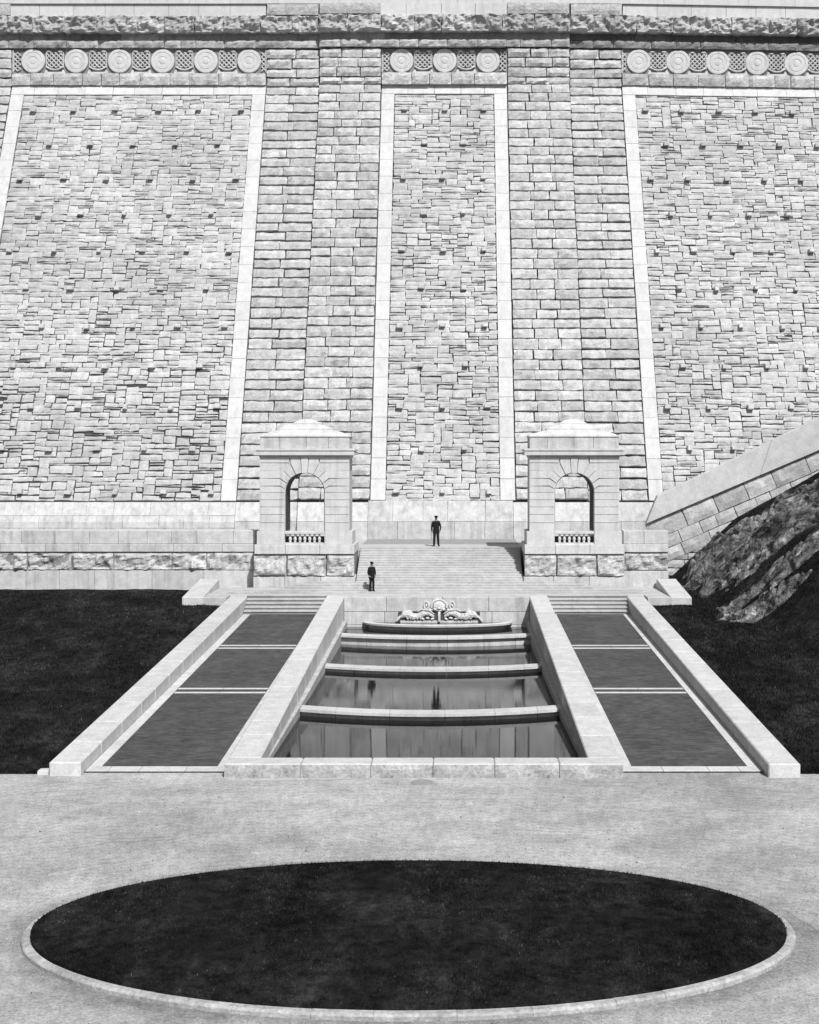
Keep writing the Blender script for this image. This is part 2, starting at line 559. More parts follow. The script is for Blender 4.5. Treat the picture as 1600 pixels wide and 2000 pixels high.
for n_, (a, b, o) in enumerate(((X0, -12.8, .30), (-4.45, 4.8, .62), (13.2, X1, .30))):
    mb = MB(34 + n_ * 100)
    masonry(mb, courses(mb.r, a, b, 41.3, 42.18, .88, 0, 2.6, .2), face(o), .008, .02, .06, .004, .9, .002, .95, (.93, 1.05), .005, -1.2)
    mb.build("parapet", M_frame, dam)
mb = MB(38)
masonry(mb, courses(mb.r, X0, X1, 42.2, 42.75, .5, 0, 3.2, .2), face(.42), .008, .012, .08, .004, 1.5, .002, .95, (.97, 1.05), .004, -1.2)
mb.build("parapet_coping", M_frame, dam)
for n_, (a, b, o) in enumerate(((-12.75, -8.95, .42), (-8.88, -4.4, .74), (4.78, 9.28, .74), (9.38, 13.15, .42), (X0, -31.4, .42))):
    mb = MB(35 + n_ * 100)
    masonry(mb, courses(mb.r, a, b, 41.38, 42.17, .8, 0, 3.9, .1), face(o), .01, .04, .12, .05, .25, .03, .6, (.85, 1.0), .02, -1.2)
    mb.build("parapet_block", M_rough, dam)

# frieze: roundels with a diamond lattice between them
def roundel():
    mb = MB(36)
    pr = [(.88, -.05), (.87, .12), (.84, .155), (.66, .165), (.64, .135), (.59, .135), (.57, .16), (.34, .165), (.32, .14), (.24, .14), (.21, .165), (.06, .18), (.02, .18)]
    mb.lathe(pr, (0, 0, 0), 32, 'y')
    return mb.build("roundel", M_white, None, smooth=False)
def lattice(x0, x1, z0, z1, mb, y):
    """diagonal bars clipped to a rectangle"""
    st = .34; s = .05
    w_, h_ = x1 - x0, z1 - z0
    for sg in (1, -1):
        k = -int(w_ / st) - 8
        while k < int(h_ / st) + 8:
            c0 = k * st
            pts = []
            for i in range(41):
                x = w_ * i / 40
                z = c0 + sg * x * 1.0
                if -1e-6 <= z <= h_ + 1e-6: pts.append((x, z))
            if len(pts) > 2:
                a, b = pts[0], pts[-1]
                mb.tube([(x0 + a[0], y, z0 + a[1]), (x0 + b[0], y, z0 + b[1])], s, 4)
            k += 1
rd = None
for (a, b, o, rx) in ((-31.4, -12.85, 0, [-29.9 + 3.16 * k for k in range(6)]), (-4.38, 4.76, .10, [-2.93, .22, 3.37]), (13.18, X1, 0, [14.4 + 2.93 * k for k in range(6)])):
    fz = MB(40)
    y0 = 97.47 - o
    ns = 6
    fz.add([(a, y0 + skew(a), 37.2), (b, y0 + skew(b), 37.2), (b, y0 + skew(b), 39.06), (a, y0 + skew(a), 39.06), (a, y0 + .2 + skew(a), 37.2), (b, y0 + .2 + skew(b), 37.2), (b, y0 + .2 + skew(b), 39.06), (a, y0 + .2 + skew(a), 39.06)], [(0, 1, 2, 3), (4, 7, 6, 5), (0, 4, 5, 1), (3, 2, 6, 7)], .55)
    mids = [(p + q) / 2 for p, q in zip(rx[:-1], rx[1:])]
    ends = [(a + .02, rx[0] - .9)] + ([(rx[-1] + .9, b - .02)] if b < X1 else [])
    frz = fz.build("frieze", M_cornice, dam)
    for m_ in mids:
        la = MB(41)
        y = y0 + skew(m_) - .07
        lattice(m_ - .58, m_ + .58, 37.66, 38.78, la, y)
        la.tube([(m_ - .62, y - .03, 37.72), (m_ - .3, y - .05, 37.55), (m_, y - .05, 37.50), (m_ + .3, y - .05, 37.55), (m_ + .62, y - .03, 37.72)], .06, 6)
        for s in (-1, 1):
            la.ball((m_ + s * .42, y, 38.84), (.2, .1, .07))
            la.prism([(m_ + s * .62 - .16, 37.22), (m_ + s * .62 + .16, 37.22), (m_ + s * .62 + .05, 37.5), (m_ + s * .62 - .05, 37.5)], y - .05, y + .1, 1.0)
            la.tube([(m_ + s * .62, y, 37.66), (m_ + s * .62, y, 38.8)], .04, 4)
        la.box(m_ - .5, m_ + .5, y - .02, y + .1, 37.2, 37.36)
        la.build("lattice", M_white, frz)
    for (u0, u1) in ends:
        la = MB(41)
        y = y0 + skew(u0) - .07
        if u1 - u0 > .3: lattice(u0, u1, 37.4, 38.8, la, y)
        la.tube([(u0 if u0 < rx[0] else u1, y, 37.3), (u0 if u0 < rx[0] else u1, y, 38.95)], .05, 4)
        la.build("lattice", M_white, frz)
    for x in rx:
        if rd is None: rd = roundel(); q = rd
        else: q = rd.copy(); COL.objects.link(q)
        q.parent = frz
        q.location = (x, y0 + skew(x), 38.14)

# ------------------------------------------------------------------ pavilions
def pavilion(cx, label, seed):
    p = thing("pavilion", label, "pavilion", "pavilions beside the staircase")
    # base
    mb = MB(seed)
    for (u0, u1, v0, v1) in courses(mb.r, cx - 2.78, cx + 2.78, 1.9, 2.71, .8, 0, 1.8, .2):
        mb.box(u0 + .008, u1 - .008, 72.3, 75.7, v0, v1 - .01, mb.tone())
    mb.build("plinth", M_base, p, bevel=.02)
    mb = MB(seed + 1)
    def M(u, v, d): return (u, 72.42 - d, v)
    masonry(mb, [(cx - 2.76, cx - .95, 2.74, 3.86), (cx - .95, cx + 1.2, 2.74, 3.86), (cx + 1.2, cx + 2.76, 2.74, 3.86)], M, .05, .09, .17, .20, .11, .03, .6, (.9, 1.06), .02, -.3, lip=.3)
    mb.build("rock_faced_course", M_rough, p)
    mb = MB(seed + 2)
    mb.box(cx - 2.68, cx + 2.68, 72.5, 75.68, 2.70, 3.93, .5)
    mb.build("base_core", M_base, p)
    mb = MB(seed + 3)
    for (u0, u1, v0, v1) in courses(mb.r, cx - 2.72, cx + 2.72, 3.92, 4.44, .5, 0, 1.8, .2):
        mb.box(u0 + .006, u1 - .006, 72.26, 75.7, v0, v1, mb.tone(.04))
    mb.build("base_band", M_white, p, bevel=.025)
    # pedestals either side of the balustrade
    r_ = 1.06
    for s in (-1, 1):
        mb = MB(seed + 4)
        a, b = sorted((cx + s * (r_ + .02), cx + s * 2.6))
        mb.box(a, b, 72.4, 74.9, 4.44, 5.15)
        mb.build("pedestal", M_white, p, bevel=.02)
    # balustrade
    mb = MB(seed + 6)
    mb.box(cx - r_ - .015, cx + r_ + .015, 72.42, 72.78, 5.0, 5.16)
    bal = mb.build("balustrade", M_white, p, bevel=.02)
    mb = MB(seed + 6); mb.box(cx - r_ - .015, cx + r_ + .015, 72.44, 72.76, 4.43, 4.53); mb.build("bottom_rail", M_white, bal)
    for k in range(7):
        x = cx + (k - 3) * .265
        mb = MB(7)
        mb.lathe([(.075, 4.53), (.08, 4.57), (.05, 4.60), (.085, 4.68), (.095, 4.73), (.07, 4.82), (.042, 4.90), (.05, 4.95), (.075, 4.96), (.075, 5.0)], (x, 72.6, 0), 10)
        mb.build("baluster", M_white, bal, smooth=True)
    # arched body: core with the opening, facing stones cut round the arch
    zs, hw, zb, zt = 7.27, 2.48, 5.15, 9.22
    N = 18
    arc = [(cx + r_ * math.cos(math.pi * k / N), zs + r_ * math.sin(math.pi * k / N)) for k in range(N + 1)]
    mb = MB(seed + 8)
    e = .05
    L = hw - e
    for k in range(N):
        (xa, za), (xb, zb_) = arc[k], arc[k + 1]
        mb.prism([(xb, zb_), (xa, za), (xa, zt), (xb, zt)], 72.5 + e, 74.65, .9)
    mb.prism([(cx - L, zb), (cx - r_, zb), (cx - r_, zt), (cx - L, zt)], 72.5 + e, 74.65, .9)
    mb.prism([(cx + r_, zb), (cx + L, zb), (cx + L, zt), (cx + r_, zt)], 72.5 + e, 74.65, .9)
    body = mb.build("arched_body", M_white, p)
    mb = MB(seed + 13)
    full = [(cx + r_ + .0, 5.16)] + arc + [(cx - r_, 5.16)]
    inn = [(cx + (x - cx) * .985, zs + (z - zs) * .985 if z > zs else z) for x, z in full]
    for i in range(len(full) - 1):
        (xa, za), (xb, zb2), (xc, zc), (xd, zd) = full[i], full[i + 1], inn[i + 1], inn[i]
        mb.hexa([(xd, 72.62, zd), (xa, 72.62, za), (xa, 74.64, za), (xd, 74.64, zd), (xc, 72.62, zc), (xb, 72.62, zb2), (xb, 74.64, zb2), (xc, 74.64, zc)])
    mb.build("arch_shade_lining", M_shade_dirt, body)  # added lining; the shade inside the arch is put into its colour
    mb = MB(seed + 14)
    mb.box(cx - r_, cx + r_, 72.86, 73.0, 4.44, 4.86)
    mb.build("gap_shade_panel", M_shade_dirt, bal)  # added dark panel standing for the shade between the balusters
    mb = MB(seed + 9)
    g = .036
    def arcp(t): return (r_ * math.cos(t), zs + r_ * math.sin(t))
    th = [0, 10, 27, 47, 64, 82]
    th = [R(a) for a in th]
    bends = [None, (1.32, 7.62), (1.37, 8.05), (1.14, 8.47), (.80, 8.89), (.22, 9.22)]
    def put(poly, tone):
        cxp = sum(x for x, z in poly) / len(poly); czp = sum(z for x, z in poly) / len(poly)
        out = []
        for x, z in poly:
            d = math.hypot(x - cxp, z - czp)
            k = max(0, 1 - g / max(d, .05) * 1.1)
            out.append((cxp + (x - cxp) * k, czp + (z - czp) * k))
        for s in (1, -1):
            q = [(cx + s * x, z) for x, z in out]
            if s < 0: q = q[::-1]
            mb.prism(q, 72.47, 72.6, tone * mb.tone(.035))
    rows = [5.15, 5.62, 6.07, 6.48, 6.87, 7.27]
    for a, b in zip(rows[:-1], rows[1:]):
        put([(r_, a), (hw, a), (hw, b), (r_, b)], 1)
    def seg(t0, t1): return [arcp(t0 + (t1 - t0) * k / 4) for k in range(5)]
    z_ed = [7.27, 7.66, 8.05, 8.47, 8.89]
    for k in range(4):
        inner = seg(th[k], th[k + 1])
        lo = [] if bends[k] is None else [bends[k]]
        poly = [inner[0]] + lo + [(hw, bends[k][1] if bends[k] else zs), (hw, bends[k + 1][1]), bends[k + 1]] + inner[::-1][:-1]
        put(poly, 1)
    put([arcp(th[4]), bends[4], (hw, 8.89), (hw, 9.22), (.80, 9.22)] + [(.80, 9.22)][:0] + [arcp(th[4] + .02)], 1) if False else None
    put([bends[4], (hw, 8.89), (hw, 9.2), (.80, 9.2)], 1)
    put([arcp(th[4]), bends[4], (.80, 9.2), (.22, 9.2), arcp(th[5])] , 1)
    key = [arcp(math.pi - th[5]), arcp(math.pi / 2), arcp(th[5]), (.2, 9.2), (-.2, 9.2)]
    q = [(cx + x, z) for x, z in key]
    mb.prism(q, 72.45, 72.6, 1.03)
    mb.build("facing_stone", M_white, body)
    # cornice, attic, stepped roof
    mb = MB(seed + 10)
    prf = [(2.46, 9.16), (2.50, 9.28), (2.53, 9.30), (2.72, 9.305), (2.72, 9.50), (2.64, 9.505), (2.64, 9.545), (2.76, 9.55), (2.76, 9.62), (2.60, 9.66)]
    for (e0, z0), (e1, z1) in zip(prf[:-1], prf[1:]):
        f0, f1 = e0 - 2.48, e1 - 2.48
        mb.hexa([(cx - e0, 72.5 - f0, z0), (cx + e0, 72.5 - f0, z0), (cx + e0, 74.65 + f0, z0), (cx - e0, 74.65 + f0, z0),
                 (cx - e1, 72.5 - f1, z1), (cx + e1, 72.5 - f1, z1), (cx + e1, 74.65 + f1, z1), (cx - e1, 74.65 + f1, z1)])
    mb.build("cornice", M_white, p)
    mb = MB(seed + 11)
    for (u0, u1, v0, v1) in courses(mb.r, cx - 2.44, cx + 2.44, 9.66, 10.32, .66, 0, 1.3, .25):
        mb.box(u0 + .006, u1 - .006, 72.56, 74.6, v0, v1, mb.tone(.05))
    mb.build("attic", M_base, p, bevel=.015)
    mb = MB(seed + 12)
    mb.box(cx - 2.43, cx + 2.43, 72.6, 74.58, 9.6, 9.7)
    lv = [(1.015, 10.30), (1.015, 10.36), (.80, 10.56), (.61, 10.68), (.61, 10.75), (.46, 10.90), (.31, 11.00), (.31, 11.06), (.20, 11.20), (.12, 11.27), (.04, 11.30)]
    for (k0, z0), (k1, z1) in zip(lv[:-1], lv[1:]):
        e0, e1 = 2.44 * k0, 2.44 * k1
        d0, d1 = 1.05 * k0, 1.05 * k1
        mb.hexa([(cx - e0, 73.58 - d0, z0), (cx + e0, 73.58 - d0, z0), (cx + e0, 73.58 + d0, z0), (cx - e0, 73.58 + d0, z0),
                 (cx - e1, 73.58 - d1, z1), (cx + e1, 73.58 - d1, z1), (cx + e1, 73.58 + d1, z1), (cx - e1, 73.58 + d1, z1)])
    mb.build("stepped_roof", M_white, p)
    return p
pavilion(-7.25, "white stone arched pavilion with stepped roof on the left of the staircase", 100)
pavilion(7.44, "white stone arched pavilion with stepped roof on the right of the staircase", 130)

# ------------------------------------------------------------------ terrace walls beside the pavilions
def terrace_wall(a, b, y0, label, seed, zbot):
    p = thing("terrace_wall", label, "wall")
    mb = MB(seed)
    def M(u, v, d): return (u, y0 - d, v)
    mb.box(a + .02, b - .02, y0, y0 + 1.0, zbot, 5.0, .5)
    core = mb.build("core", M_base, p)
    mb = MB(seed + 1)
    for (v0, v1, ln) in ((3.93, 4.38, 2.6), (4.38, 5.12, 1.6)):
        for (u0, u1, q0, q1) in courses(mb.r, a, b, v0, v1, v1 - v0, 0, ln, .3):
            mb.box(u0 + .007, u1 - .007, y0 - (.12 if v0 < 4 else .06), y0 + 1.02, q0 + .005, q1 - .005, mb.tone(.06))
    mb.build("coping_course", M_base, p, bevel=.02)
    mb = MB(seed + 2)
    masonry(mb, courses(mb.r, a, b, 2.93, 3.88, .95, 0, 2.6, .3), M, .05, .05, .12, .22, .11, .03, .5, (.85, 1.05), .03, -.2, lip=.4)
    mb.build("rock_faced_course", M_rough, p)
    mb = MB(seed + 3)
    for (u0, u1, q0, q1) in courses(mb.r, a, b, zbot, 2.90, 2.9 - zbot, 0, 2.4, .3):
        mb.box(u0 + .007, u1 - .007, y0 - .10, y0 + .8, q0, q1, mb.tone(.05))
    mb.build("foot_course", M_base, p, bevel=.02)
terrace_wall(X0, -10.12, 73.95, "long banded stone retaining wall above the left lawn", 160, 1.0)
terrace_wall(10.26, 12.75, 73.7, "short banded stone pedestal wall at the foot of the sloping ramp", 170, 1.4)

# ------------------------------------------------------------------ landing, plaza, stairs
mb = MB(180)
mb.box(X0, 12.75, 75.75, 83.9, 1.0, 4.06)
mb.box(X0, -10.1, 74.4, 75.75, 1.0, 4.055)
mb.box(10.2, 12.75, 74.7, 75.75, 1.0, 4.055)
struct(mb.build("landing", M_step))
mb = MB(182)
mb.box(-4.5, 4.7, 78.3, 83.2, 4.0, 4.066)
struct(mb.build("landing_paving", M_paving))  # darker sheet over the rear of the landing
mb = MB(181)
mb.box(-13.1, 13.1, 69.95, 74.6, .9, 1.97)
mb.box(-5.75, 5.75, 69.32, 69.95, .9, 1.97)
for s in (-1, 1):
    a, b = sorted((s * 10.87, s * 13.1))
    mb.box(a, b, 68.62, 69.95, .6, 1.30, .95)
    mb.box(a, b, 68.55, 69.95, 1.305, 1.97, 1.02)
    a, b = sorted((s * 9.95, s * 10.85))
    mb.box(a, b, 69.7, 69.95, .9, 1.96)
struct(mb.build("plaza", M_step, bevel=.02))

st = thing("staircase", "broad main flight of stone steps rising between the two pavilions", "staircase")
def tread(mb, x0, x1, y0, y1, z0, z1, n=4, nose=.014):
    """a step: slab with a nosing over a set-back riser, in a few lengths"""
    cuts = [x0] + sorted(x0 + (x1 - x0) * (k + mb.r.uniform(-.2, .2)) / n for k in range(1, n)) + [x1]
    for a, b in zip(cuts[:-1], cuts[1:]):
        t = mb.tone(.07)
        mb.box(a + .004, b - .004, y0, y1, z1 - .05, z1, t)
        mb.box(a + .003, b - .003, y0 + nose, y1, z0, z1 - .05, t)
for k in range(2):
    mb = MB(190 + k)
    tread(mb, -11.2 + .3 * k, 11.3 - .3 * k, 70.65 + .42 * k, 72.25, 1.9, 2.04 + .07 * k, 10)
    mb.build("step", M_step, st)
NS = 17; RS, TR = 1.95 / NS, 4.36 / NS
for k in range(NS):
    mb = MB(200 + k)
    z0 = 2.06 + RS * k
    y = 71.45 + TR * k
    if k < 5:
        if y < 72.2: tread(mb, .12 - 8.3 + .5 * k, .12 + 8.3 - .5 * k, y, 72.25, z0, 2.11 + RS * (k + 1), 7)
        tread(mb, -4.42, 4.62, max(y, 72.252), 75.82, z0, 2.11 + RS * (k + 1), 4)
    else:
        tread(mb, -4.42, 4.62, y, 75.82, z0, 2.11 + RS * (k + 1), 4)
    mb.build("step", M_step, st)

for s, nm in ((-1, "left"), (1, "right")):
    p = thing("walk_steps", "short flight of five stone steps at the top of the %s walk" % nm, "steps", "steps at the top of the walks")
    a, b = sorted((s * 5.77, s * 9.92))
    for k in range(5):
        mb = MB(220 + k)
        tread(mb, a, b, 68.3 + .33 * k, 69.95, .9, 1.13 + .168 * (k + 1), 3, .075)
        mb.build("step", M_step, p)

# low side parapets of the plaza
for s, nm in ((-1, "left"), (1, "right")):
    mb = MB(230)
    a, b = sorted((s * 12.05, s * 13.13))
    n = 3
    for k in range(n):
        y0, y1 = 68.53 + (73.4 - 68.53) * k / n, 68.53 + (73.4 - 68.53) * (k + 1) / n
        z = lambda y: 1.985 + .5 * (y - 68.53) / 4.9
        mb.hexa([(a, y0 + .006, 1.0), (b, y0 + .006, 1.0), (b, y1, 1.0), (a, y1, 1.0), (a, y0 + .006, z(y0)), (b, y0 + .006, z(y0)), (b, y1, z(y1)), (a, y1, z(y1))], mb.tone(.04))
    o = mb.build("side_parapet", M_wallg, None, bevel=.03)
    tag(o, "low wedge-shaped stone parapet along the %s end of the plaza above the lawn" % nm, "parapet", "side parapets of the plaza")

# ------------------------------------------------------------------ walls of the pool and walks
def sloped_wall(name, x0, x1, y0, y1, za, zb, zbot, label, seed, cat, group, lower=None):
    mb = MB(seed)
    n = max(2, round((y1 - y0) / 2.4))
    ys = [y0] + [y0 + (y1 - y0) * (k + mb.r.uniform(-.15, .15)) / n for k in range(1, n)] + [y1]
    z = lambda y: za + (zb - za) * (y - y0) / (y1 - y0)
    for a, b in zip(ys[:-1], ys[1:]):
        a += .006; b -= .006
        mb.hexa([(x0, a, zbot), (x1, a, zbot), (x1, b, zbot), (x0, b, zbot), (x0, a, z(a)), (x1, a, z(a)), (x1, b, z(b)), (x0, b, z(b))], mb.tone(.05))
    o = mb.build(name, M_wallg, None, bevel=.035)
    return tag(o, label, cat, group)
sloped_wall("pool_wall", -5.75, -4.8, 39.12, 69.3, .405, 1.98, -.6, "broad white coping wall sloping along the left side of the cascade pool", 240, "wall", "walls along the pool")
sloped_wall("pool_wall", 4.8, 5.75, 39.12, 69.3, .405, 1.98, -.6, "broad white coping wall sloping along the right side of the cascade pool", 241, "wall", "walls along the pool")
sloped_wall("walk_wall", -10.85, -9.93, 38.5, 69.7, .40, 1.90, -.2, "long sloping stone wall between the left walk and the left lawn", 242, "wall", "outer walls of the walks")
sloped_wall("walk_wall", 9.93, 10.85, 38.3, 69.7, .40, 1.90, -.2, "long sloping stone wall between the right walk and the right lawn", 243, "wall", "outer walls of the walks")
# projecting foot course of the inner pool walls
for s, nm in ((-1, "left"), (1, "right")):
    mb = MB(245)
    n = 12
    for k in range(n):
        y0, y1 = 39.15 + 29.4 * k / n, 39.15 + 29.4 * (k + 1) / n
        z = lambda y: .02 + .75 * (y - 39.15) / 29.4
        fx = lambda y: 4.79 - .17 * min(1, (y - 39.15) / 12)
        q = [(s * fx(y0), y0 + .006), (s * 4.83, y0 + .006), (s * 4.83, y1), (s * fx(y1), y1)]
        if s < 0: q = [q[1], q[0], q[3], q[2]]
        mb.hexa([(x, y, -.6) for x, y in q] + [(x, y, z(y)) for x, y in q], mb.tone(.08))
    tag(mb.build("wall_footing", M_wet, None, bevel=.015), "narrow stained footing ledge at the foot of the %s pool wall" % nm, "ledge", "footing ledges of the pool")
# front wall of the pool, chipped face
p = thing("pool_front_wall", "low wide stone kerb wall with chipped face across the front of the pool", "wall")
mb = MB(250)
rects = courses(mb.r, -5.75, 5.75, -.25, .40, .65, 0, 2.05, .12)
for (u0, u1, a, b) in rects:
    mb.box(u0 + .006, u1 - .006, 38.32, 39.12, -.6, .40, mb.tone(.04))
mb.build("coping", M_wallg, p, bevel=.03)
mb = MB(251)
def M(u, v, d): return (u, 38.36 - d, v)
masonry(mb, [(u0, u1, a, b - .03) for (u0, u1, a, b) in rects], M, .01, .016, .10, .045, .12, .012, .75, (.9, 1.05), .01, -.05)
mb.build("chipped_face", M_kerb, p)

# back wall of the pool
fw = thing("fountain_wall", "stone back wall of the pool with a carved relief below the plaza", "wall")
mb = MB(252)
for (v0, v1, ln) in ((-.6, .55, 2.6), (.55, 1.23, 2.0), (1.23, 1.985, 2.5)):
    for (u0, u1, a, b) in courses(mb.r, -4.79, 4.79, v0, v1, v1 - v0, 0, ln, .25):
        mb.box(u0 + .007, u1 - .007, 68.6 - (.02 if v0 > 1 else 0), 69.3, a + .004, b - .004, mb.tone(.06))
mb.build("ashlar_blocks", M_base, fw, bevel=.02)
# carved relief: mask, scrolls and two dolphins
mb = MB(253)
cx, yr = .12, 68.56
def bl(x, z, rx, rz, ry=.12, rot=0, t=1.0): mb.ball((cx + x, yr, z), (rx, ry, rz), 12, 8, rot, t)
bl(0, 1.50, .34, .30, .22)
bl(0, 1.42, .12, .10, .30); bl(0, 1.30, .2, .06, .2); bl(-.22, 1.36, .1, .1, .24); bl(.22, 1.36, .1, .1, .24)
mb.tube([(cx + .40 * math.cos(a), yr - .06, 1.50 + .36 * math.sin(a)) for a in [R(d) for d in range(-10, 191, 20)]], .055, 6)
for s in (-1, 1):
    mb.tube([(cx + s * (.66 + .12 * math.cos(a)), yr - .06, 1.56 + .2 * math.sin(a)) for a in [R(d) for d in range(0, 361, 30)]], .05, 6)
    bl(s * .66, 1.56, .06, .1, .1, s * .3)
    bl(s * .5, 1.30, .14, .09, .16, -s * .5); bl(s * .78, 1.24, .12, .08, .16)
    # dolphin: body curling out to the head at the end
    path = [(.28, .98), (.5, 1.16), (.8, 1.14), (1.05, 1.0), (1.35, .98), (1.6, 1.10), (1.82, 1.08), (1.98, .94)]
    mb.tube([(cx + s * x, yr - .04, z) for x, z in path], [.06, .12, .15, .16, .17, .19, .17, .06], 8)
    bl(s * 1.70, 1.2, .10, .07, .22); bl(s * 1.5, 1.24, .14, .06, .14, s * .4)
    mb.tube([(cx + s * 1.98, yr - .05, 1.02), (cx + s * 2.1, yr - .06, .88), (cx + s * 2.2, yr - .06, .75)], [.05, .07, .05], 6)
    for k in range(5):
        mb.tube([(cx + s * (.95 + .17 * k), yr - .16, .86), (cx + s * (1.02 + .17 * k), yr - .2, 1.0), (cx + s * (.98 + .17 * k), yr - .15, 1.13)], .028, 5)
    mb.tube([(cx + s * .25, yr - .1, 1.12), (cx + s * .5, yr - .16, 1.32), (cx + s * .9, yr - .1, 1.36), (cx + s * 1.1, yr - .06, 1.24)], [.03, .05, .05, .02], 5)
    for k in range(6):
        bl(s * (.35 + .25 * k), .86 + .04 * (k % 2), .11, .07, .17, s * .6 * (k % 3 - 1))
        bl(s * (.45 + .22 * k), 1.05 + .06 * (k % 3), .07, .05, .22, s * .5)
mb.tube([(cx, yr - .1, 1.24), (cx, yr - .16, 1.0), (cx, yr - .16, .75)], .07, 6)
mb.box(cx - 2.0, cx + 2.0, yr - .06, yr + .1, .66, .78)
mb.v = [(x, 68.6 + (y - 68.6) * .8, z) for x, y, z in mb.v]
mb.build("carved_relief", M_relief, fw, smooth=False)
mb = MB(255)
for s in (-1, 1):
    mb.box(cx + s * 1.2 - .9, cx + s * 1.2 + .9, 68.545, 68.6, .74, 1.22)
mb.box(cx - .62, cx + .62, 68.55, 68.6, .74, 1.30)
mb.build("shadow_dirt_backing", M_shade_dirt, fw)  # added plate: shadow and dirt round the figures put into its colour

# basin under the relief
mb = MB(254)
def half_ellipse(rx, ry, n=40): return [(.05 + rx * math.cos(math.pi + math.pi * k / n), 68.58 + ry * math.sin(math.pi + math.pi * k / n)) for k in range(n + 1)]
prf = [(3.56, 1.38, -.4), (3.56, 1.38, .585), (3.70, 1.5, .60), (3.84, 1.62, .625), (3.86, 1.64, .72), (3.82, 1.60, .745), (3.55, 1.36, .745), (3.52, 1.33, .66), (3.3, 1.1, .55)]
vv, ff = [], []
for (rx, ry, z) in prf: vv += [(x, y, z) for x, y in half_ellipse(rx, ry)]
k_ = 41
for j in range(len(prf) - 1):
    for i in range(40): ff.append((j * k_ + i, j * k_ + i + 1, (j + 1) * k_ + i + 1, (j + 1) * k_ + i))
mb.add(vv, ff)
tag(mb.build("fountain_basin", M_wallg, None, smooth=False), "shallow half-oval stone basin with a rounded rim under the carved relief", "basin")

# weirs: curved copings on a set-back wall
def weir(yend, z, zlow, bulge, label, seed, hw=4.66):
    p = thing("weir", label, "weir", "curved weirs across the pool")
    def yc(x): return yend - bulge * (1 - (x / 4.8) ** 2)
    cuts = [-hw, -hw * .72, -hw * .3, hw * .12, hw * .5, hw * .83, hw]
    mb = MB(seed)
    def strip(x0, x1, ya, yb, z0, z1, t):
        n = 6
        for k in range(n):
            a, b = x0 + (x1 - x0) * k / n, x0 + (x1 - x0) * (k + 1) / n
            mb.hexa([(a, yc(a) + ya, z0), (b, yc(b) + ya, z0), (b, yc(b) + yb, z0), (a, yc(a) + yb, z0), (a, yc(a) + ya, z1), (b, yc(b) + ya, z1), (b, yc(b) + yb, z1), (a, yc(a) + yb, z1)], t)
    for a, b in zip(cuts[:-1], cuts[1:]): strip(a + .006, b - .006, -.72, .05, z - .10, z, mb.tone(.05))
    mb.build("coping", M_wallg, p)
    mb = MB(seed + 1)
    for a, b in zip(cuts[:-1], cuts[1:]): strip(a + .01, b - .01, -.55, .0, zlow - .4, z - .10, mb.tone(.08))
    mb.build("breast_wall", M_wet if zlow < -.05 else M_base, p)
weir(48.6, .17, -.10, 1.0, "curved white weir nearest the front of the pool", 260)
weir(57.6, .29, .04, 1.0, "curved white weir in the middle of the pool", 262)
weir(65.7, .52, .05, .95, "curved white weir closest to the fountain basin", 264)

# water
def water(pts, z):
    mb = MB(1)
    mb.add([(x, y, z) for x, y in pts], [tuple(range(len(pts)))])
    return struct(mb.build("water", M_water, fix=False))
def curve(yend, b): return [(x, yend - b * (1 - (x / 4.8) ** 2)) for x in np.linspace(-4.79, 4.79, 25)]
def between(front, back): return front + back[::-1]
flat = lambda y: [(-4.79, y), (4.79, y)]
water(between(flat(39.08), [(x, y - .4) for x, y in curve(48.6, 1.0)]), -.10)
water(between([(x, y - .3) for x, y in curve(48.6, 1.0)], [(x, y - .4) for x, y in curve(57.6, 1.0)]), .04)
water(between([(x, y - .3) for x, y in curve(57.6, 1.0)], [(x, y - .4) for x, y in curve(65.7, .95)]), .055)
water(between([(x, y - .3) for x, y in curve(65.7, .95)], flat(68.61)), .44)
water([(x, y) for x, y in half_ellipse(3.51, 1.32)], .68)
mb = MB(1); mb.add([(-4.8, 39, -.55), (4.8, 39, -.55), (4.8, 69, -.55), (-4.8, 69, -.55)], [(0, 1, 2, 3)])
struct(mb.build("pool_floor", M_wet, fix=False))

